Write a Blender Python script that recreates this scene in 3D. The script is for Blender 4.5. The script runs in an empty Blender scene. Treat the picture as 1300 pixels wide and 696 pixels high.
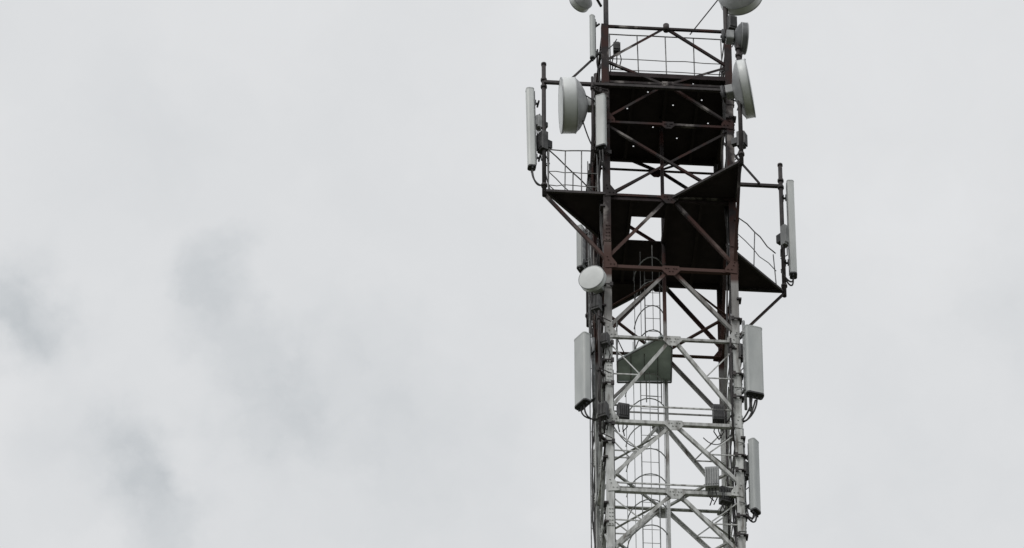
import bpy, bmesh, math, random
from mathutils import Vector, Matrix
random.seed(7)
R = math.radians
scene = bpy.context.scene
col = scene.collection
V = Vector

# ------------------------------------------------------------------ camera
F = 9000.0; EL = R(42); YAW = R(4); DIST = 134.0
fwd = V((math.sin(YAW)*math.cos(EL), math.cos(YAW)*math.cos(EL), math.sin(EL)))
right = V((math.cos(YAW), -math.sin(YAW), 0))
up = right.cross(fwd)
def ray(px, py): return fwd + right*((px-650)/F) + up*((348-py)/F)
Z0 = 1.7 + DIST*ray(852, 348).z
CAM = V((0, 0, Z0)) - ray(852, 348)*DIST
def at(px, py, Y=0.0):
    r = ray(px, py); return CAM + r*((Y-CAM.y)/r.y)
def at_z(px, py, z):
    r = ray(px, py); return CAM + r*((z-CAM.z)/r.z)
def zf(y): return at(852, y, 0).z

cd = bpy.data.cameras.new('camera'); cam = bpy.data.objects.new('camera', cd); col.objects.link(cam)
cd.sensor_width = 36; cd.lens = F/1300*36; cd.clip_start = 0.5; cd.clip_end = 20000
m = Matrix((right, up, -fwd)).transposed().to_4x4(); m.translation = CAM
cam.matrix_world = m
scene.camera = cam

# ------------------------------------------------------------------ materials
def mat(name, c1, c2, scale=3.0, rough=0.6, metal=0.0, lo=0.4, hi=0.65, bump=0.0, stretch=1.0):
    mt = bpy.data.materials.new(name); mt.use_nodes = True
    nt = mt.node_tree; N = nt.nodes; L = nt.links
    b = N['Principled BSDF']; b.inputs['Roughness'].default_value = rough; b.inputs['Metallic'].default_value = metal
    g = N.new('ShaderNodeNewGeometry'); mp = N.new('ShaderNodeMapping'); mp.inputs['Scale'].default_value = (1, 1, stretch)
    n = N.new('ShaderNodeTexNoise'); n.inputs['Scale'].default_value = scale; n.inputs['Detail'].default_value = 6
    cr = N.new('ShaderNodeValToRGB')
    cr.color_ramp.elements[0].position = lo; cr.color_ramp.elements[1].position = hi
    cr.color_ramp.elements[0].color = (*c1, 1); cr.color_ramp.elements[1].color = (*c2, 1)
    L.new(g.outputs['Position'], mp.inputs['Vector']); L.new(mp.outputs[0], n.inputs['Vector'])
    L.new(n.outputs['Fac'], cr.inputs[0]); L.new(cr.outputs[0], b.inputs['Base Color'])
    if bump:
        bp = N.new('ShaderNodeBump'); bp.inputs['Strength'].default_value = bump; bp.inputs['Distance'].default_value = 0.01
        L.new(n.outputs['Fac'], bp.inputs['Height']); L.new(bp.outputs[0], b.inputs['Normal'])
    return mt
def tower_paint():
    mt = mat('tower_paint', (.044, .016, .013), (.022, .017, .018), 1.8, .7, 0, .42, .50, .2, .8)
    nt = mt.node_tree; N = nt.nodes; L = nt.links; b = N['Principled BSDF']
    b.inputs['Specular IOR Level'].default_value = .25
    crr = b.inputs['Base Color'].links[0].from_node
    e3 = crr.color_ramp.elements.new(.56); e3.color = (.035, .028, .028, 1)
    e4 = crr.color_ramp.elements.new(.63); e4.color = (.24, .22, .21, 1)
    red = crr.outputs[0]
    g = N.new('ShaderNodeNewGeometry')
    s = N.new('ShaderNodeSeparateXYZ'); L.new(g.outputs['Position'], s.inputs[0])
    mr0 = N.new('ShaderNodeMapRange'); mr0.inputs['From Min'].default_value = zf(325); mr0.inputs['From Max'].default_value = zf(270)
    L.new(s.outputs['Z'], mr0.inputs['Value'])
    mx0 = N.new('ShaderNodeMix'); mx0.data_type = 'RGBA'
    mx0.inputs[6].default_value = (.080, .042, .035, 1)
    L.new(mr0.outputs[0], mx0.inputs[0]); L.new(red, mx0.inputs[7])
    n = N.new('ShaderNodeTexNoise'); n.inputs['Scale'].default_value = 4; n.inputs['Detail'].default_value = 8
    mp = N.new('ShaderNodeMapping'); mp.inputs['Scale'].default_value = (2.5, 2.5, .5)
    L.new(g.outputs['Position'], mp.inputs['Vector']); L.new(mp.outputs[0], n.inputs['Vector'])
    cr = N.new('ShaderNodeValToRGB'); e = cr.color_ramp.elements
    e[0].position = .28; e[0].color = (.15, .13, .115, 1); e[1].position = .60; e[1].color = (.64, .65, .64, 1)
    e2 = e.new(.42); e2.color = (.40, .405, .395, 1)
    L.new(n.outputs['Fac'], cr.inputs[0])
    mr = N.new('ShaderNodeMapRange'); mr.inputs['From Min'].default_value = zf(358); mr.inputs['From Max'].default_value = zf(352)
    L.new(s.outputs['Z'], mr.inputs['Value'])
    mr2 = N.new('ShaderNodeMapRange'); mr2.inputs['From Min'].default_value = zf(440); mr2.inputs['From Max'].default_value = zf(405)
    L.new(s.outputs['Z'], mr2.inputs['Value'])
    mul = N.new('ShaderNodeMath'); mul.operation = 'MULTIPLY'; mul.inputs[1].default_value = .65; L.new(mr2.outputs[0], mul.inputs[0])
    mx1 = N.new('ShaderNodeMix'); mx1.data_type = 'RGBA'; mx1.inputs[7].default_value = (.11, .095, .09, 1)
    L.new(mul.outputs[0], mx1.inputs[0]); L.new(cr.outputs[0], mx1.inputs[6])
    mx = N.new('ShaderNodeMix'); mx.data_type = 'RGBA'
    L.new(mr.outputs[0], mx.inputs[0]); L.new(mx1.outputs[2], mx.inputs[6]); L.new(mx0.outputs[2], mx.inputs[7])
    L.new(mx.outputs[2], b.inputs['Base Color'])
    return mt
M = {}
M['paint'] = tower_paint()
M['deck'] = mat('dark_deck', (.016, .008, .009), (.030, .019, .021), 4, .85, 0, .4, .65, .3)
M['darksteel'] = mat('dark_steel', (.022, .018, .019), (.05, .040, .040), 8, .65)
M['rail'] = mat('rail_galvanised', (.14, .14, .14), (.30, .30, .30), 9, .5, .2)
M['galv'] = mat('galvanised', (.16, .165, .17), (.32, .33, .33), 12, .5, .3)
M['palesteel'] = mat('pale_steel', (.30, .31, .31), (.50, .51, .51), 9, .6, .1)
M['radome'] = mat('radome_plastic', (.56, .58, .575), (.70, .72, .71), 2.5, .45, 0, .35, .6, 0, .3)
M['radome_grey'] = mat('radome_grey', (.40, .42, .42), (.54, .56, .555), 2.5, .5, 0, .35, .6, 0, .3)
M['dishwhite'] = mat('dish_white', (.70, .72, .72), (.82, .84, .84), 3, .4, 0, .3, .6)
M['dishback'] = mat('dish_back', (.36, .37, .38), (.50, .51, .52), 4, .45, .1)
M['dishdark'] = mat('dish_dark', (.10, .105, .11), (.17, .175, .18), 4, .5, .1)
M['cap'] = mat('end_cap', (.04, .042, .045), (.08, .08, .085), 10, .6)
M['cable'] = mat('cable_black', (.025, .024, .025), (.065, .06, .06), 6, .55)
M['landing'] = mat('landing_plate', (.42, .48, .46), (.66, .74, .71), 3, .7, 0, .35, .65, .3)
M['box'] = mat('radio_grey', (.30, .31, .315), (.44, .45, .45), 6, .5)
M['boxdark'] = mat('radio_dark', (.05, .05, .052), (.10, .10, .10), 6, .5)
M['ground'] = mat('ground_field', (.035, .045, .02), (.07, .07, .04), .3, .95)
M['concrete'] = mat('concrete', (.25, .25, .24), (.36, .35, .33), 3, .9)

# ------------------------------------------------------------------ mesh helpers
class MB:
    def __init__(s): s.bm = bmesh.new()
    def hexa(s, c):
        v = [s.bm.verts.new(p) for p in c]
        for f in ((0,1,2,3),(7,6,5,4),(0,4,5,1),(1,5,6,2),(2,6,7,3),(3,7,4,0)):
            s.bm.faces.new([v[i] for i in f])
        return s
    def box(s, lo, hi):
        (a,b,c),(d,e,f) = lo, hi
        return s.hexa([(a,b,c),(d,b,c),(d,e,c),(a,e,c),(a,b,f),(d,b,f),(d,e,f),(a,e,f)])
    def prism(s, p, q, n, u, a0, a1, b0, b1):
        o = lambda base, a, b: base + n*a + u*b
        return s.hexa([o(p,a0,b0),o(p,a1,b0),o(p,a1,b1),o(p,a0,b1),o(q,a0,b0),o(q,a1,b0),o(q,a1,b1),o(q,a0,b1)])
    def bar(s, p, q, w, h, n=V((0,-1,0))):
        p = V(p); q = V(q); d = (q-p).normalized(); n = V(n); n = (n - d*n.dot(d))
        if n.length < 1e-4: n = V((1,0,0)) - d*d.x
        n.normalize(); u = d.cross(n)
        return s.prism(p, q, n, u, -w/2, w/2, -h/2, h/2)
    def ang(s, p, q, w, t, n):
        p = V(p); q = V(q); d = (q-p).normalized(); n = V(n); n = (n-d*n.dot(d)).normalized(); u = d.cross(n)
        s.prism(p, q, n, u, -t, 0, -w/2, w/2)
        return s.prism(p, q, n, u, -w, -t, w/2-t, w/2)
    def tube(s, pts, r, seg=8, cap=True):
        pts = [V(p) for p in pts]; rings = []
        ref = None
        for i, p in enumerate(pts):
            d = (pts[min(i+1, len(pts)-1)] - pts[max(i-1, 0)]).normalized()
            if ref is None: ref = V((0,0,1)) if abs(d.z) < .9 else V((1,0,0))
            a = (ref - d*ref.dot(d)).normalized(); b = d.cross(a); ref = a
            rr = r[i] if isinstance(r, (list, tuple)) else r
            rings.append([s.bm.verts.new(p + (a*math.cos(k*2*math.pi/seg)+b*math.sin(k*2*math.pi/seg))*rr) for k in range(seg)])
        for A, B in zip(rings, rings[1:]):
            for k in range(seg):
                f = s.bm.faces.new((A[k], A[(k+1)%seg], B[(k+1)%seg], B[k])); f.smooth = seg > 6
        if cap:
            s.bm.faces.new(rings[0][::-1]); s.bm.faces.new(rings[-1])
        return s
    def lathe(s, prof, seg=32):
        rings = []
        for (r, z) in prof:
            if r < 1e-5: rings.append([s.bm.verts.new((0,0,z))])
            else: rings.append([s.bm.verts.new((r*math.cos(k*2*math.pi/seg), r*math.sin(k*2*math.pi/seg), z)) for k in range(seg)])
        for A, B in zip(rings, rings[1:]):
            for k in range(seg):
                k2 = (k+1) % seg
                vs = [A[k % len(A)], A[k2 % len(A)], B[k2 % len(B)], B[k % len(B)]]
                u = []
                for x in vs:
                    if x not in u: u.append(x)
                if len(u) > 2:
                    f = s.bm.faces.new(u); f.smooth = True
        return s
    def poly(s, pts, t):
        a = [s.bm.verts.new(V(p)) for p in pts]; b = [s.bm.verts.new(V(p)+V((0,0,t))) for p in pts]
        s.bm.faces.new(a[::-1]); s.bm.faces.new(b)
        for i in range(len(a)):
            j = (i+1) % len(a); s.bm.faces.new((a[i], a[j], b[j], b[i]))
        return s
    def build(s, name, m, parent=None):
        bmesh.ops.recalc_face_normals(s.bm, faces=s.bm.faces)
        me = bpy.data.meshes.new(name); s.bm.to_mesh(me); s.bm.free(); me.materials.append(m)
        o = bpy.data.objects.new(name, me); col.objects.link(o)
        if parent: o.parent = parent
        return o
def tag(o, label=None, cat=None, group=None, kind=None):
    if label: o['label'] = label
    if cat: o['category'] = cat
    if group: o['group'] = group
    if kind: o['kind'] = kind
    return o
def empty(name, loc, label, cat, group=None, rot=None, quat=None):
    o = bpy.data.objects.new(name, None); col.objects.link(o); o.location = loc; o.empty_display_size = .1
    if rot: o.rotation_euler = rot
    if quat is not None: o.rotation_mode = 'QUATERNION'; o.rotation_quaternion = quat
    return tag(o, label, cat, group)

# ------------------------------------------------------------------ ground
g = MB(); g.poly([(-4000,-4000,-.3),(4000,-4000,-.3),(4000,4000,-.3),(-4000,4000,-.3)], .3)
tag(g.build('ground', M['ground']), kind='structure')

# ------------------------------------------------------------------ tower
W = 2.5; H = W/2; CY = H
tower = empty('lattice_tower', (0, CY, 0), 'tall square steel lattice telecom tower painted dark red above and pale grey below', 'tower')
def tb(mb, name, m=None, parent=None):
    for v in mb.bm.verts: v.co -= V((0, CY, 0))
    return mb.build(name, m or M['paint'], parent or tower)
def rotk(p, k):
    x, y = p[0], p[1]-CY
    for _ in range(k): x, y = -y, x
    return V((x, y+CY, p[2] if len(p) > 2 else 0))
def rotd(p, k):
    x, y = p[0], p[1]
    for _ in range(k): x, y = -y, x
    return V((x, y, p[2]))
ztop = zf(35)
for k in range(4):
    lw = .14; t = .018
    mb = MB()
    c0 = rotk((-H, 0, 0), k)
    a = rotd((1,0,0), k); b = rotd((0,1,0), k)
    p = V((c0.x, c0.y, .25)); q = V((c0.x, c0.y, ztop))
    mb.prism(p, q, a, b, -.02, lw-.02, -.02, t-.02)
    mb.prism(p, q, a, b, -.02, t-.02, t-.02, lw-.02)
    for yy in (120, 300, 478, 660):
        z = zf(yy)
        mb.prism(V((c0.x,c0.y,z-.22)), V((c0.x,c0.y,z+.22)), a, b, -.016, lw-.03, -.034, -.022)
        mb.prism(V((c0.x,c0.y,z-.22)), V((c0.x,c0.y,z+.22)), a, b, -.034, -.022, -.016, lw-.03)
        for i in range(5):
            for xx in (.03, .08):
                zc = z-.18+.09*i
                mb.prism(V((c0.x,c0.y,zc-.012)), V((c0.x,c0.y,zc+.012)), a, b, xx-.012, xx+.012, -.05, -.036)
    tb(mb, 'leg')
    f = MB(); f.box((c0.x-.5, c0.y-.5, -.05), (c0.x+.5, c0.y+.5, .25)); tb(f, 'footing', M['concrete'])

faces = []
for k in range(4):
    faces.append((rotk((-H,0,0),k), rotk((H,0,0),k), rotd((0,-1,0),k)))
def P(c, z): return V((c.x, c.y, z))
horiz = [107, 158, 250, 341, 430, 537, 624, 712, 800]
bays = [('L',35,80),('V',80,107),('L',107,152),('X',160,248),('L',250,330),('L',341,418),('L',430,521),('L',537,608),('L',624,697),('L',712,785)]
for k, (a, b, n) in enumerate(faces):
    mid = (a+b)/2
    ins = (b-a).normalized()*.06
    for i, y in enumerate(horiz):
        z = zf(y); o = n*(.0-.003*k)
        w = .075 if y in (341, 537, 624) else .055
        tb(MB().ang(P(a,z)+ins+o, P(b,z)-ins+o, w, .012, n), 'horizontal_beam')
        off = n*.014
        gm = MB(); u = (b-a).normalized()
        c = P(mid, z)+off; sc = 1.0 if y > 240 else .7
        pts = [c-u*.15*sc+V((0,0,.045)), c+u*.15*sc+V((0,0,.045)), c+u*.18*sc-V((0,0,.055)), c+u*.07*sc-V((0,0,.19*sc)), c-u*.07*sc-V((0,0,.19*sc)), c-u*.18*sc-V((0,0,.055))]
        v1 = [gm.bm.verts.new(p) for p in pts]; v2 = [gm.bm.verts.new(p+n*.01) for p in pts]
        gm.bm.faces.new(v1); gm.bm.faces.new(v2[::-1])
        for j in range(6): gm.bm.faces.new((v1[j], v1[(j+1)%6], v2[(j+1)%6], v2[j]))
        for dx, dz_ in ((-.10,-.02),(-.05,-.02),(.05,-.02),(.10,-.02),(-.03,-.09),(.03,-.09)):
            bc = c+u*dx*sc+V((0,0,dz_*sc)); gm.bar(bc+n*.0105, bc+n*.026, .022, .022, V((0,0,1)))
        tb(gm, 'gusset_plate')
        if y > 150:
            for (e, sg) in ((a, 1), (b, -1)):
                gm = MB(); c = P(e, z)+n*.024
                pts = [c+V((0,0,.26)), c+u*sg*.09+V((0,0,.26)), c+u*sg*.22+V((0,0,.05)), c+u*sg*.22-V((0,0,.05)), c-V((0,0,.08))]
                v1 = [gm.bm.verts.new(p) for p in pts]; v2 = [gm.bm.verts.new(p+n*.01) for p in pts]
                gm.bm.faces.new(v1); gm.bm.faces.new(v2[::-1])
                for j in range(5): gm.bm.faces.new((v1[j], v1[(j+1)%5], v2[(j+1)%5], v2[j]))
                for dx, dz_ in ((.04,.2),(.06,.12),(.10,.02),(.17,.02)):
                    bc = c+u*sg*dx+V((0,0,dz_)); gm.bar(bc+n*.0105, bc+n*.026, .022, .022, V((0,0,1)))
                if i % 2 == 1 or k == 0: tb(gm, 'leg_gusset')
    for kind, y0, y1 in bays:
        zt, zb = zf(y0), zf(y1); o = n*(-.022)
        wd = .066 if y0 > 240 else .050
        if kind == 'L':
            prs = [(P(mid,zt)-ins*.5, P(a,zb)+ins), (P(mid,zt)+ins*.5, P(b,zb)-ins)]
        elif kind == 'V':
            prs = [(P(a,zt)+ins, P(mid,zb)-ins*.5), (P(b,zt)-ins, P(mid,zb)+ins*.5)]
        else:
            prs = [(P(a,zt)+ins, P(b,zb)-ins), (P(b,zt)-ins, P(a,zb)+ins)]
        for j, (p, q) in enumerate(prs):
            oo = o + n*(-.05*j if kind == 'X' else 0)
            jit = V((0, 0, random.uniform(-.02, .02)))
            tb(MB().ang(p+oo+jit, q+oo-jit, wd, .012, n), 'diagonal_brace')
            # thin secondary braces from the middle of the diagonal to the leg
            if kind == 'L' and y0 > 400 and k in (0, 2, 3):
                mm = (p+q)/2 - n*.055; e2 = a if j == 0 else b; sg = 1 if j == 0 else -1
                sb = MB().bar(mm, P(e2, mm.z)+ins*sg-n*.055, .014, .026, n)
                sb.bar(mm, P(e2, zt-.12)+ins*sg-n*.055, .012, .024, n)
                tb(sb, 'secondary_brace')
    tb(MB().ang(P(a,ztop-.03)+ins, P(b,ztop-.03)-ins, .05, .01, n), 'top_beam')
    for y in (418, 514, 612):
        if y == 418 and k == 0: continue
        z = zf(y); tb(MB().bar(P(a,z)+ins-n*.08, P(b,z)-ins-n*.08, .02, .03, n), 'tie_bar', M['paint'])
for y in (341, 537, 624):
    z = zf(y)-.05
    for k in range(4):
        p = rotk((0, .05, z), k); q = rotk((H-.05, CY, z), k)
        tb(MB().ang(p, q, .045, .01, V((0,0,-1))), 'plan_brace')
mb = MB(); z = zf(800)
while z > 2.2:
    z2 = max(z-1.9, .5)
    for (a, b, n) in faces:
        mid = (a+b)/2; i2 = (b-a).normalized()*.06
        mb.bar(P(a,z2)+i2, P(b,z2)-i2, .01, .08, n)
        mb.bar(P(mid,z)-n*.02, P(a,z2+.2)+i2-n*.02, .01, .08, n); mb.bar(P(mid,z)-n*.02, P(b,z2+.2)-i2-n*.02, .01, .08, n)
    z = z2
tb(mb, 'lower_lattice')

px = at(843, 348, CY).x
tb(MB().tube([(px, CY, .2), (px, CY, zf(45))], .036, 10), 'centre_pole')
mb = MB(); c = faces[0][0]*.5+faces[0][1]*.5
mb.tube([P(c, ztop-.1), P(c, ztop+.06)], .06, 10)
tb(mb, 'top_joint', M['darksteel'])

# ---------------- upper platform (square)
z1 = zf(93); z2 = zf(250)
def deck_grid(mb, x0, x1, y0, y1, z, cell, holes):
    nx = max(1, round((x1-x0)/cell)); ny = max(1, round((y1-y0)/cell))
    vs = {}
    def gv(i, j):
        if (i, j) not in vs: vs[(i,j)] = mb.bm.verts.new((x0+(x1-x0)*i/nx, y0+(y1-y0)*j/ny, z))
        return vs[(i,j)]
    hs = set((int(hx*nx), int(hy*ny)) for hx, hy in holes)
    for i in range(nx):
        for j in range(ny):
            if (i,j) in hs: continue
            mb.bm.faces.new((gv(i,j), gv(i+1,j), gv(i+1,j+1), gv(i,j+1)))
e = .03
holes = [(.12,.18),(.22,.42),(.37,.22),(.44,.62),(.58,.36),(.64,.74),(.80,.28),(.88,.55),(.30,.86),(.72,.10)]
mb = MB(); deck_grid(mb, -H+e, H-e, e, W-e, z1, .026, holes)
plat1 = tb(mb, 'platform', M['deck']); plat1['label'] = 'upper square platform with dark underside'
mb = MB()
for k in range(4):
    a, b, n = faces[k]; i2 = (b-a).normalized()*.08
    mb.bar(P(a,z1-.06)-n*.05+i2, P(b,z1-.06)-n*.05-i2, .05, .10, n)
for x in (-.62, 0.03, .66):
    mb.box((x-.03, .09, z1-.09), (x+.03, W-.09, z1-.012))
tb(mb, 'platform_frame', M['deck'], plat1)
def railing(parent, pts, z, n_posts, h=1.04, r=.012, mids=(.5,), m=None, kick=True, bend=.02):
    mb = MB()
    for (a, b), npst in zip(zip(pts, pts[1:]), n_posts):
        a = V((a[0], a[1], z)); b = V((b[0], b[1], z))
        for i in range(npst):
            p = a.lerp(b, i/(npst-1) if npst > 1 else 0)
            mb.tube([p, p+V((random.uniform(-bend,bend),random.uniform(-bend,bend),h))], r, 6)
        def rl(hh, rr):
            q = []
            for i in range(7):
                s = i/6; p = a.lerp(b, s)+V((0,0,hh))
                if 0 < i < 6: p += V((random.uniform(-bend,bend)*.7, random.uniform(-bend,bend)*.7, random.uniform(-bend,bend)*.6))
                q.append(p)
            mb.tube(q, rr, 6)
        rl(h+.004, r*1.1)
        for q in mids: rl(h*q, r*.8)
        if kick: rl(.12, r*.8)
    return tb(mb, 'railing', m or M['rail'], parent)
for k in range(4):
    a, b, n = faces[k]; u = (b-a).normalized()*.16
    railing(plat1, [a+u-n*.1, b-u-n*.1], z1, [5], h=1.06, mids=(.38,))

# ---------------- main pinwheel platform
hx0 = at_z(800, 290, z2).x; hx1 = at_z(841, 290, z2).x; hy0 = at_z(820, 276, z2).y; hy1 = at_z(820, 306, z2).y
mb = MB()
x0, x1, y0, y1 = -H+e, H-e, e, W-e
for (xa, xb, ya, yb) in ((x0,hx0,y0,y1),(hx1,x1,y0,y1),(hx0,hx1,y0,hy0),(hx0,hx1,hy1,y1)):
    mb.box((xa, ya, z2), (xb, yb, z2+.012))
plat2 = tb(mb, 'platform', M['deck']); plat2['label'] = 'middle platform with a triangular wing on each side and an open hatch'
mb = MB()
for k in range(4):
    a, b, n = faces[k]; i2 = (b-a).normalized()*.08
    mb.bar(P(a,z2-.06)-n*.05+i2, P(b,z2-.06)-n*.05-i2, .05, .10, n)
for x in (hx0-.04, hx1+.04, .62):
    mb.box((x-.03, .09, z2-.09), (x+.03, W-.09, z2-.004))
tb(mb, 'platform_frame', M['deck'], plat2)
for k in range(4):
    EX = 1.17 if k == 2 else 1.12
    c = rotk((-H-EX, -.02, z2+.016), k); a = rotk((-H+.02, -.02, z2+.016), k); b = rotk((-H+.02, 1.22, z2+.016), k)
    mb = MB(); mb.poly([c, a, b], .015)
    w = tb(mb, 'platform_wing', M['deck'], plat2)
    fb = MB(); dz = V((0,0,-.040))
    fb.bar(c+dz, a+dz, .05, .05, V((0,0,1))); fb.bar(c+dz-V((0,0,.004)), b+dz-V((0,0,.004)), .05, .05, V((0,0,1)))
    tb(fb, 'wing_beam', M['darksteel'], plat2)
    zr = z2+.032
    if k == 2:
        railing(plat2, [rotk((-H-EX+.12,-.01,0),k), rotk((-H-.05,1.2,0),k)], zr, [3], h=.92, mids=(.5,), kick=False, bend=.05, r=.011)
    elif k != 1:
        railing(plat2, [rotk((-H-.12,-.01,0),k), rotk((-H-EX+.05,-.01,0),k), rotk((-H-.05,1.2,0),k)], zr, [4, 3], h=1.04, mids=(.45,))
    zm = z2 - .15; zt = at(688, 84, 0).z; zboom = at(700, 108, 0).z
    cm = rotk((-H-EX-.03, -.02, 0), k)
    mp = MB().tube([(cm.x, cm.y, zm), (cm.x, cm.y, zt)], .042, 10)
    mp.tube([(cm.x, cm.y, zt), (cm.x, cm.y, zt+.05)], .052, 10)
    for zz in (zboom-.08, zboom+.10, z2+.12):
        mp.tube([(cm.x, cm.y, zz-.03), (cm.x, cm.y, zz+.03)], .062, 8)
    tb(mp, 'antenna_mast', M['darksteel'])
    far = rotk((H-.1 if k == 0 else -H+.1, -.07, 0), k)
    bm_ = MB(); bm_.bar(V((cm.x, cm.y, zboom)) + rotd((0,-.05,0),k), V((far.x, far.y, zboom)), .06, .065, V((0,0,1)))
    tb(bm_, 'antenna_boom', M['darksteel'])
    foot = rotk((-H+.02, .0, zf(331)), k)
    tb(MB().ang(V((cm.x, cm.y, z2-.07)), foot, .06, .012, rotd((0,-1,0),k)), 'support_strut', M['paint'])
    foot2 = rotk((-H+.0, .0, zf(60 if k else 68)), k)
    p2 = V((cm.x, cm.y, zboom)).lerp(V((rotk((-H,0,0),k).x, rotk((-H,0,0),k).y, zboom)), .35)
    if k != 1: tb(MB().bar(p2, foot2, .035, .035), 'boom_tie', M['darksteel'])

# ---------------- landing
zl = zf(430)
pts = [at_z(x, y, zl+.03) for (x, y) in ((784,457),(840,426),(853,440),(852,484),(784,484))]
mb = MB(); mb.poly(pts, .02); land = tb(mb, 'landing', M['landing']); land['label'] = 'grey green ladder landing'
mb = MB()
for a, b in zip(pts, pts[1:]+pts[:1]): mb.bar(a-V((0,0,.03)), b-V((0,0,.03)), .025, .03, V((0,0,1)))
for x in (801, 818, 835): mb.bar(at_z(x, 450, zl-.005), at_z(x, 482, zl-.005), .02, .02, V((0,0,1)))
tb(mb, 'landing_frame', M['galv'], land)
railing(land, [pts[4], pts[3]], zl+.05, [4], mids=(.5,))
railing(land, [pts[0], pts[4]], zl+.05, [3], mids=(.5,))

# ---------------- ladders
def ladder(x0, x1, Y, za, zb, m, start=.4, r=.40):
    mb = MB()
    for x in (x0, x1): mb.tube([(x, Y, za), (x, Y, zb)], .011, 6)
    z = za+.15
    while z < zb-.05:
        mb.tube([(x0, Y, z), (x1, Y, z)], .006, 6); z += .33
    L = tb(mb, 'ladder', m)
    cg = MB(); cx = (x0+x1)/2-.06
    z = za+start
    def hp(t): return (cx - math.cos(t)*r, Y - .02 - math.sin(t)*.70)
    while z < zb-.1:
        cg.tube([(*hp(math.pi*i/12), z) for i in range(13)], .012, 5); z += .62
    for i in (.6, 3, 6, 9, 11.4):
        x, y = hp(math.pi*i/12); cg.tube([(x, y, za+start), (x, y, zb-.1)], .007, 5)
    tb(cg, 'safety_cage', m, L)
lx0 = at(815, 600, 1.7).x; lx1 = at(837, 600, 1.7).x
ladder(lx0, lx1, 1.7, 2.5, zl+.02+1.0, M['palesteel'])
lx0 = at(819, 400, 1.9).x; lx1 = at(838, 400, 1.9).x
ladder(lx0, lx1, 1.9, zl+.05, z2-.1, M['rail'], 1.2, .30)
mb = MB()
for x in (-H-.09, -H+.09): mb.bar((x, W+.12, .5), (x, W+.12, z1), .015, .022)
z = 60
while z < z1-.2:
    mb.bar((-H-.08, W+.12, z), (-H+.08, W+.12, z), .012, .014); z += .8
tb(mb, 'cable_ladder', M['galv'])

# ---------------- top poles and pipe mounts
for c in (V((-H+.08, .06, 0)), V((H-.07, .06, 0)), V((H-.07, W-.06, 0)), V((-H+.08, W-.06, 0))):
    top = zf(-45) if c.y < 1 else zf(-10)
    tb(MB().tube([(c.x, c.y, z1-.6), (c.x, c.y, top)], .05, 10), 'top_pole', M['darksteel'])
tb(MB().tube([at(876, 44, .3), at(921, -12, .3)], .013, 6), 'stay_rod', M['darksteel'])
def pipe(px, ya, yb, Y, r=.03, m='darksteel', arms=()):
    a = at(px, yb, Y); za = a.z; zb = at(px, ya, Y).z
    mb = MB().tube([(a.x, Y, za), (a.x, Y, zb)], r, 8)
    lx = -H if a.x < 0 else H
    for yy in arms:
        z = at(px, yy, Y).z; mb.bar((a.x, Y+.02, z), (lx, .03, z), .04, .05, V((0,0,1)))
        mb.tube([(a.x, Y, z-.04), (a.x, Y, z+.04)], r*1.6, 8)
        mb.tube([(lx*.93, -.06, z+.02), (a.x*1.01, Y-.05, z+.02)], .01, 6)
    tb(mb, 'pipe_mount', M[m])
pipe(753, 98, 205, -.12, .026, arms=(112, 190))
pipe(762, 395, 560, -.16, .024, arms=(404, 470, 552))
pipe(947, 408, 520, -.10, .028, 'galv', arms=(425, 495))
pipe(946, 545, 668, .02, .026, 'galv', arms=(566, 642))
pipe(931, 430, 560, -.08, .018, 'darksteel', arms=(440,))
pipe(926, 500, 690, .3, .018, 'darksteel')
pipe(781, 470, 700, .35, .014, 'darksteel')
for i, yy in enumerate((142, 205, 272, 372, 398, 446, 468, 497, 548, 571, 590, 648, 672)):
    for sx in (-1, 1):
        z = zf(yy + sx*5); mb = MB(); l = random.uniform(.12, .26)
        x = sx*(H+.03)
        mb.box((x-.05, -.055, z-.02), (x+.04, .10, z+.02))
        mb.box((x-.02, .101, z-.012), (x+.012, .10+l, z+.012))
        if random.random() < .6: mb.box((x-sx*.14-.03, -.085, z-.05), (x-sx*.14+.03, -.05, z+.04)); mb.box((x-sx*.16-.01, -.075, z-.012), (x+.0, -.056, z+.012))
        tb(mb, 'leg_clamp', M['darksteel'])

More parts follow.
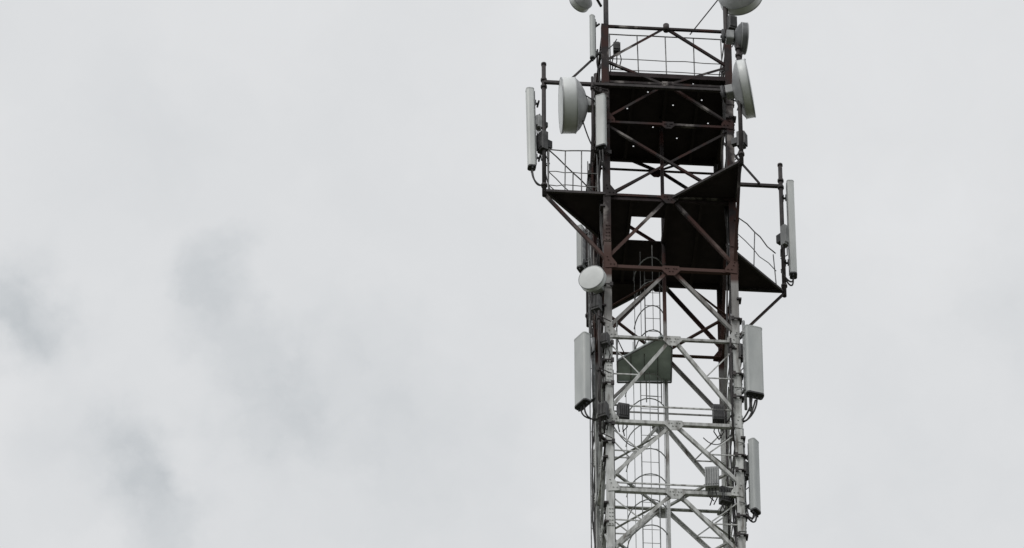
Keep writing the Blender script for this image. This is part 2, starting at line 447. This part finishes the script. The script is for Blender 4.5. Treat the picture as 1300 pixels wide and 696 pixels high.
# ------------------------------------------------------------------ equipment
def rrect(w, d, r, seg=4, bulge=0):
    pts = []
    for (cx, cy, a0) in ((w/2-r, d/2-r, 0), (-w/2+r, d/2-r, 90), (-w/2+r, -d/2+r, 180), (w/2-r, -d/2+r, 270)):
        for i in range(seg+1):
            a = R(a0+90*i/seg); x = cx+r*math.cos(a); y = cy+r*math.sin(a)
            if bulge and y < 0: y -= bulge*(1-(2*x/w)**2)
            pts.append((x, y))
    return pts
def extr(mb, prof, z0, z1, sc=1.0):
    a = [mb.bm.verts.new((x*sc, y*sc, z0)) for x, y in prof]; b = [mb.bm.verts.new((x*sc, y*sc, z1)) for x, y in prof]
    mb.bm.faces.new(a[::-1]); mb.bm.faces.new(b)
    for i in range(len(a)):
        j = (i+1) % len(a); mb.bm.faces.new((a[i], a[j], b[j], b[i]))
def panel(label, px, yt, yb, Y, w, t, rz, tilt=0, back=.16, mat_='radome', cable=None, nconn=4, group='panel antennas on the tower', pole=None, side=0):
    Pb = at(px, yb, Y); h = at(px, yt, Y).z - Pb.z
    t0 = empty('panel_antenna', Pb, label, 'antenna', group, rot=(R(tilt), R(side), R(rz)))
    pr = rrect(w, t, min(w, t)*.28, 4, t*.12)
    mb = MB(); extr(mb, pr, .02, h-.02); mb.build('radome', M[mat_], t0)
    mb = MB(); mb.box((-w*.40, t/2+.001, .06), (w*.40, t/2+.014, h-.06)); mb.build('back_tray', M['galv'], t0)
    mb = MB(); extr(mb, pr, -.015, .0195, 1.03); mb.build('end_cap', M['cap'], t0)
    mb = MB(); extr(mb, pr, h-.0195, h+.008, 1.03); mb.build('end_cap', M['radome_grey'], t0)
    for i in range(nconn):
        x = (i-(nconn-1)/2)*w*.7/max(1, nconn-1) if nconn > 1 else 0
        MB().tube([(x, 0, -.075), (x, 0, -.016)], .017, 8).build('connector', M['cap'], t0)
    for zz in (h*.14, h*.84):
        mb = MB(); mb.box((-.045, t/2+.015, zz-.05), (.045, t/2+.035, zz+.05))
        mb.box((-.02, t/2+.036, zz-.03), (.02, t/2+back, zz+.0))
        mb.tube([(-.09, t/2+back, zz-.015), (.09, t/2+back, zz-.015)], .02, 6)
        mb.build('bracket', M['cap'], t0)
    if pole is not None:
        MB().tube([(0, t/2+back+.04, -pole), (0, t/2+back+.04, h+.12)], .03, 10).build('mounting_pole', M['galv'], t0)
    if cable:
        for i, off in enumerate((-.05, .04)):
            Mx = Matrix.Translation(Pb) @ Matrix.Rotation(R(rz), 4, 'Z')
            inv = Mx.inverted()
            p0 = V((off*w/.3, 0, -.07)); pe = inv @ at(*cable)
            p1 = p0+V((0, 0, -.22-.08*i)); pm = (p0+pe)/2+V((0, 0, -.20-.1*i))
            pts = []
            for j in range(13):
                s = j/12
                pts.append(p0*(1-s)**3 + p1*3*s*(1-s)**2 + (pm)*3*s*s*(1-s) + (pe+V((0,0,.06*i)))*s**3)
            MB().tube(pts, .017, 6).build('jumper_cable', M['cable'], t0)
    return t0

panel('slim pale panel antenna outermost on the left mast, facing away left', 675.5, 115, 213, -.02, .16, .14, -84, 1, .08, cable=(690, 236, 0), nconn=2)
panel('short pale panel antenna fixed on the left front leg below the big left dish', 763.5, 123, 187, -.16, .20, .12, -28, 0, .05, cable=(768, 215, 0), nconn=2)
panel('narrow panel antenna beside the left pole above the top railing', 752.5, 21, 74, -.05, .09, .09, -50, 0, .06, 'radome_grey', nconn=1)
panel('long slim pale panel antenna on the far right mast', 1007, 231, 350, 2.5, .18, .13, 86, 0, .08, cable=(992, 345, 2.5), nconn=2, side=1.0)
panel('broad grey panel antenna on the left leg below the small round dish', 740, 429, 514, -.15, .34, .16, -58, 0, .14, 'radome_grey', cable=(768, 530, 0), pole=.25)
panel('wide pale panel antenna on the right leg beside the green landing', 958, 418, 502, -.10, .34, .16, 14, 0, .10, 'radome_grey', cable=(936, 540, .05), pole=.2)
panel('lowest pale panel antenna on the right leg', 959, 561, 650, 0, .20, .13, 50, 0, .12, 'radome_grey', cable=(938, 640, .1), pole=.1)
panel('dark grey panel antenna half hidden behind the left leg at the middle platform', 738, 290, 342, 3.6, .20, .12, -120, 0, .12, 'radome_grey', nconn=2)
panel('thin grey panel antenna beside the half hidden dark one', 747, 300, 350, 3.75, .10, .09, 150, 0, .05, 'radome_grey', nconn=1)

def dish(label, px, py, Y, axis, r, depth, cone=.2, radio=True, arm=None, facemat='dishwhite', backmat='dishback', front=None, group='microwave dishes on the tower'):
    c = at(px, py, Y); q = V(axis).normalized().to_track_quat('Z', 'Y')
    t0 = empty('microwave_dish', c, label, 'dish antenna', group, quat=q)
    d = depth/2
    MB().lathe([(r*.985, -d), (r, -d+.01), (r, d-.015), (r*.985, d), (r*.95, d)], 48).build('shroud', M[facemat], t0)
    MB().lathe([(r*.952, d-.002), (r*.8, d+r*.012), (r*.5, d+r*.028), (r*.2, d+r*.036), (0, d+r*.038)], 48).build('radome', M[front or 'dishwhite'], t0)
    MB().lathe([(r*1.012, -d-.008), (r*1.012, -d+.006), (r*.99, -d+.006)], 48).build('rim', M['dishback'], t0)
    MB().lathe([(r*1.012, d-.022), (r*1.012, d-.004), (r*.965, d+.003), (r*.955, d+.001)], 48).build('hoop', M['dishback'], t0)
    MB().lathe([(r*.985, -d-.004), (r*.85, -d-cone*.35), (r*.55, -d-cone*.75), (r*.22, -d-cone), (0, -d-cone)], 32).build('back_shell', M[backmat], t0)
    if radio:
        mb = MB(); extr(mb, rrect(.22, .22, .03), -d-cone-.14, -d-cone-.002); mb.build('radio_unit', M['box'], t0)
    mb = MB(); mb.tube([(0,0,-d-cone*.9), (0,0,-d-cone-.25)], .03, 8); mb.tube([(-.02,-.16,-d-cone-.2), (-.02,.16,-d-cone-.2)], .035, 8)
    mb.tube([(r*.6, 0, -d-cone*.5), (.05, 0, -d-cone-.22)], .014, 6)
    mb.build('bracket', M['cap'], t0)
    if arm:
        pe = at(*arm); inv = (Matrix.Translation(c) @ q.to_matrix().to_4x4()).inverted()
        MB().tube([(0,0,-d-cone-.2), inv @ pe], .028, 8).build('mounting_arm', M['darksteel'], t0)
    return t0
dish('large white drum dish facing left on the left side of the upper platform', 721, 134, .0, (-1, .02, -.06), .545, .28, .24, arm=(768, 134, .05))
dish('large white drum dish facing right beside the upper platform', 947, 113, -1.1, (1, -.22, .12), .57, .18, .16, arm=(936, 114, -.1))
dish('grey dish at the very top on the right pole, cut by the picture edge', 940, -5, .0, (.35, .9, .0), .43, .20, .22, arm=(932, -5, .06), radio=False)
dish('small dark drum dish facing right above the large right one', 944, 49, -1.1, (1, .05, 0), .31, .12, .14, facemat='dishdark', backmat='dishdark', front='dishdark')
dish('small dish at the very top on the left pole, cut by the picture edge', 737, 2, .0, (-.5, .9, .0), .22, .14, .12, arm=(763, 8, .06), radio=False)
dish('small round white dish facing the viewer on the left leg under the middle platform', 752, 354, -.25, (-.50, -1, -.12), .26, .12, .14, arm=(768, 372, .0))

def radio(label, px, py, Y, w, h, d, rz, m='box', group='radio units on the tower'):
    c = at(px, py, Y); t0 = empty('radio_unit', c-V((0,0,h/2)), label, 'radio unit', group, rot=(0,0,R(rz)))
    mb = MB(); extr(mb, rrect(w, d, .02), 0, h); mb.build('housing', M[m], t0)
    mb = MB()
    n = 6
    for i in range(n):
        x = -w*.42+w*.84*i/(n-1); mb.box((x-.006, -d/2-.03, .03), (x+.006, -d/2-.002, h-.03))
    mb.build('cooling_fins', M[m], t0)
    MB().tube([(-w*.3, 0, h+.002), (-w*.3, 0, h+.05), (w*.3, 0, h+.05), (w*.3, 0, h+.002)], .01, 6).build('handle', M['cap'], t0)
    mb = MB(); mb.box((-.05, d/2+.002, h*.3), (.05, d/2+.12, h*.7)); mb.build('bracket', M['cap'], t0)
    for x in (-.06, .0, .06):
        k = random.uniform(.7, 1.5)
        MB().tube([(x, 0, -.002), (x, 0, -.06*k), (x*1.5, .03, -.16*k), (x*.5+random.uniform(-.06,.06), .12, -.24*k)], .011, 6).build('cable_tail', M['cable'], t0)
radio('dark radio box low on the far left mast', 689, 181, .0, .20, .46, .14, -60, 'boxdark')
radio('pale radio box behind the slim panel on the far left mast', 684, 156, .0, .13, .30, .12, -60)
radio('slim radio box on the far right mast', 996, 300, 2.5, .13, .50, .12, 40)
radio('dark radio box inside the left leg just below the thick white beam level', 791, 524, .1, .22, .34, .16, 10, 'boxdark')
radio('dark radio box clamped outside the left leg at the lowest left antenna cables', 766, 522, -.15, .18, .34, .14, -30, 'boxdark')
radio('radio box inside the right leg under the widest right antenna', 912, 526, .15, .22, .36, .16, 0, 'boxdark')
radio('pale radio box inside the right leg beside the lowest right antenna', 904, 608, -.15, .26, .46, .16, -8)
radio('dark radio box below the pale one by the lowest right antenna', 921, 630, .1, .22, .34, .14, 20, 'boxdark')
radio('small dark box on the top railing by the left pole', 783, 61, .1, .14, .22, .10, 0, 'boxdark')
radio('dark radio box on the right front mast above the wing', 941, 178, -1.05, .16, .36, .14, 60, 'boxdark')
radio('dark box under the small round white dish', 757, 386, -.1, .18, .34, .14, -30, 'boxdark')
radio('dark box on the left leg at the landing', 768, 432, -.1, .16, .26, .14, -30, 'boxdark')
radio('dark box on the right pole between the top dish and railing', 929, 30, .0, .16, .34, .12, 20, 'boxdark')
radio('dark box on the right leg behind the widest right antenna', 941, 448, .02, .14, .34, .12, 30, 'boxdark')
radio('dark box low on the right leg behind the lowest right antenna', 947, 598, .05, .12, .36, .12, 30, 'boxdark')

def feeder(x, y, za, zb, r, label, group, wob=.02):
    pts = []; n = int((zb-za)/.35)
    ph = random.random()*6
    for i in range(n+1):
        z = za+(zb-za)*i/n
        pts.append((x+wob*math.sin(z*1.7+ph)+wob*.5*math.sin(z*4.1+ph*3)+random.uniform(-.008,.008), y+wob*math.sin(z*1.1+ph*2), z))
    o = MB().tube(pts, r, 6).build('feeder_cable', M['cable']); tag(o, label, 'cable', group)
gl = 'black feeder cables bundled up the left rear leg'
for i in range(6):
    feeder(-H-.05+.035*(i % 4), W+.05-.07*(i//4), .5, zf(100+25*i), .016, 'black feeder cable in the bundle up the left rear leg', gl, .022)
gr = 'black feeder cables running up the right front leg'
for i in range(5):
    feeder(H-.17+.04*i, .17+.03*(i%2), .5, zf(80+40*i), .017, 'black feeder cable in the bundle up the right front leg', gr)
gl2 = 'black feeder cables running up the left front leg'
for i in range(4):
    feeder(-H+.0+.045*i-.05, .18+.03*(i%2), zf(540), zf(60+50*i), .019, 'black feeder cable in the bundle up the left front leg', gl2, .03)
def slack(pa, pb, sag, r, label):
    a = at(*pa); b = at(*pb); pts = []
    for i in range(15):
        s = i/14; p = a.lerp(b, s); p.z -= sag*4*s*(1-s); pts.append(p)
    o = MB().tube(pts, r, 6).build('slack_cable', M['cable']); tag(o, label, 'cable', 'slack cables on the tower')
slack((776,536,.2), (820,566,1.5), .25, .010, 'thin slack cable from the left leg to the caged ladder under the thick white beam')
slack((935,540,.2), (893,556,1.0), .30, .010, 'thin slack cable inside the right leg under the thick white beam')
slack((938,500,.0), (912,540,.3), .25, .012, 'thin slack cable from the widest right antenna to its radio box')
slack((778,415,.1), (812,470,1.3), .20, .010, 'thin slack cable from the left leg to the green landing')
slack((912,625,.1), (940,668,.1), .25, .012, 'thin slack cable below the radio boxes beside the lowest right antenna')
slack((762,62,.0), (783,50,.1), .12, .010, 'thin slack cable to the small box on the top railing')
slack((959,508,-.1), (940,532,0), .22, .016, 'thick slack cable curling under the widest right antenna')
slack((957,652,0), (942,600,.05), .55, .014, 'looping cable from the lowest right antenna up to the box behind it')
slack((736,140,.0), (764,200,.0), .25, .014, 'looping cable from the large left dish to the left leg')
slack((690,205,.0), (700,244,.0), .12, .012, 'short cable at the foot of the far left mast')
slack((748,372,-.2), (764,410,.0), .14, .014, 'short looping cable under the small round white dish')
slack((946,75,-1.0), (936,140,-.1), .2, .013, 'looping cable behind the large right dish')

# ------------------------------------------------------------------ world
w = bpy.data.worlds.new('World'); scene.world = w; w.use_nodes = True
N = w.node_tree.nodes; L = w.node_tree.links
bg = N['Background']; bg.inputs['Strength'].default_value = .1
SE, SA = R(48), R(215)
sky = N.new('ShaderNodeTexSky'); sky.sky_type = 'NISHITA'; sky.sun_disc = False
sky.sun_elevation = SE; sky.sun_rotation = SA
tc = N.new('ShaderNodeTexCoord')
def vm(op, a, b=None):
    n = N.new('ShaderNodeVectorMath'); n.operation = op
    for i, v in enumerate((a, b)):
        if v is None: continue
        if isinstance(v, (tuple, Vector)): n.inputs[i].default_value = v
        else: L.new(v, n.inputs[i])
    return n
def mt_(op, a, b=None, c=None):
    n = N.new('ShaderNodeMath'); n.operation = op
    for i, v in enumerate((a, b, c)):
        if v is None: continue
        if isinstance(v, (int, float)): n.inputs[i].default_value = v
        else: L.new(v, n.inputs[i])
    return n.outputs[0]
d0 = vm('NORMALIZE', tc.outputs['Generated']).outputs[0]
def warp(src, scale, amt, detail):
    nz = N.new('ShaderNodeTexNoise'); nz.inputs['Scale'].default_value = scale; nz.inputs['Detail'].default_value = detail; nz.inputs['Roughness'].default_value = .55
    L.new(src, nz.inputs['Vector'])
    sub = vm('SUBTRACT', nz.outputs['Color'], (.5,.5,.5)).outputs[0]
    s = N.new('ShaderNodeVectorMath'); s.operation = 'SCALE'; L.new(sub, s.inputs[0]); s.inputs['Scale'].default_value = amt
    return vm('ADD', src, s.outputs[0]).outputs[0]
d = warp(d0, 85, .020, 6)
blobs = [(270,340,55,.10),(285,400,70,.10),(330,470,80,.06),(20,385,75,.16),(60,415,70,.07),(175,600,75,.15),(205,655,70,.08),(345,535,95,.10),(90,560,90,.05),(470,490,120,.055),(260,700,110,.06),
         (480,640,180,.04),(650,600,250,.03),(1290,400,110,.05),(1200,640,300,.035),(180,200,170,.02),(300,500,330,.03)]
tot = None
for (bx, by, br, amp) in blobs:
    c = ray(bx, by).normalized()
    dd = vm('DISTANCE', d, tuple(c)).outputs['Value']
    mr = N.new('ShaderNodeMapRange'); mr.interpolation_type = 'SMOOTHSTEP'
    mr.inputs['From Min'].default_value = 0; mr.inputs['From Max'].default_value = br/F*1.35
    mr.inputs['To Min'].default_value = amp; mr.inputs['To Max'].default_value = 0
    L.new(dd, mr.inputs['Value'])
    tot = mr.outputs[0] if tot is None else mt_('ADD', tot, mr.outputs[0])
nm = N.new('ShaderNodeTexNoise'); nm.inputs['Scale'].default_value = 110; nm.inputs['Detail'].default_value = 6; nm.inputs['Roughness'].default_value = .5
L.new(d, nm.inputs['Vector'])
tot = mt_('MULTIPLY', tot, mt_('MULTIPLY_ADD', nm.outputs['Fac'], 1.4, .3))
nb = N.new('ShaderNodeTexNoise'); nb.inputs['Scale'].default_value = 30; nb.inputs['Detail'].default_value = 7; nb.inputs['Roughness'].default_value = .5
L.new(d, nb.inputs['Vector'])
var = mt_('MULTIPLY', mt_('SUBTRACT', nb.outputs['Fac'], .5), .16)
tot = mt_('ADD', tot, var)
brt = mt_('SUBTRACT', 1.0, tot)
cr = N.new('ShaderNodeMix'); cr.data_type = 'RGBA'; cr.clamp_factor = True
L.new(mt_('MULTIPLY', tot, 3.0), cr.inputs[0]); cr.inputs[6].default_value = (7.5, 7.6, 7.72, 1); cr.inputs[7].default_value = (7.0, 7.45, 7.8, 1)
cc = vm('SCALE', cr.outputs[2]); L.new(brt, cc.inputs['Scale'])
mx = N.new('ShaderNodeMix'); mx.data_type = 'RGBA'; mx.inputs[0].default_value = .97
L.new(sky.outputs[0], mx.inputs[6]); L.new(cc.outputs[0], mx.inputs[7])
L.new(mx.outputs[2], bg.inputs['Color'])

sl = bpy.data.lights.new('sun', 'SUN'); sl.energy = 1.0; sl.angle = R(15); sl.color = (1, .97, .93)
so = bpy.data.objects.new('sun', sl); col.objects.link(so); so.location = (0, -20, 130)
sd = V((math.sin(SA)*math.cos(SE), math.cos(SA)*math.cos(SE), math.sin(SE)))
so.rotation_euler = sd.to_track_quat('Z', 'Y').to_euler()
scene.view_settings.view_transform = 'Standard'; scene.view_settings.look = 'None'; scene.view_settings.exposure = 0
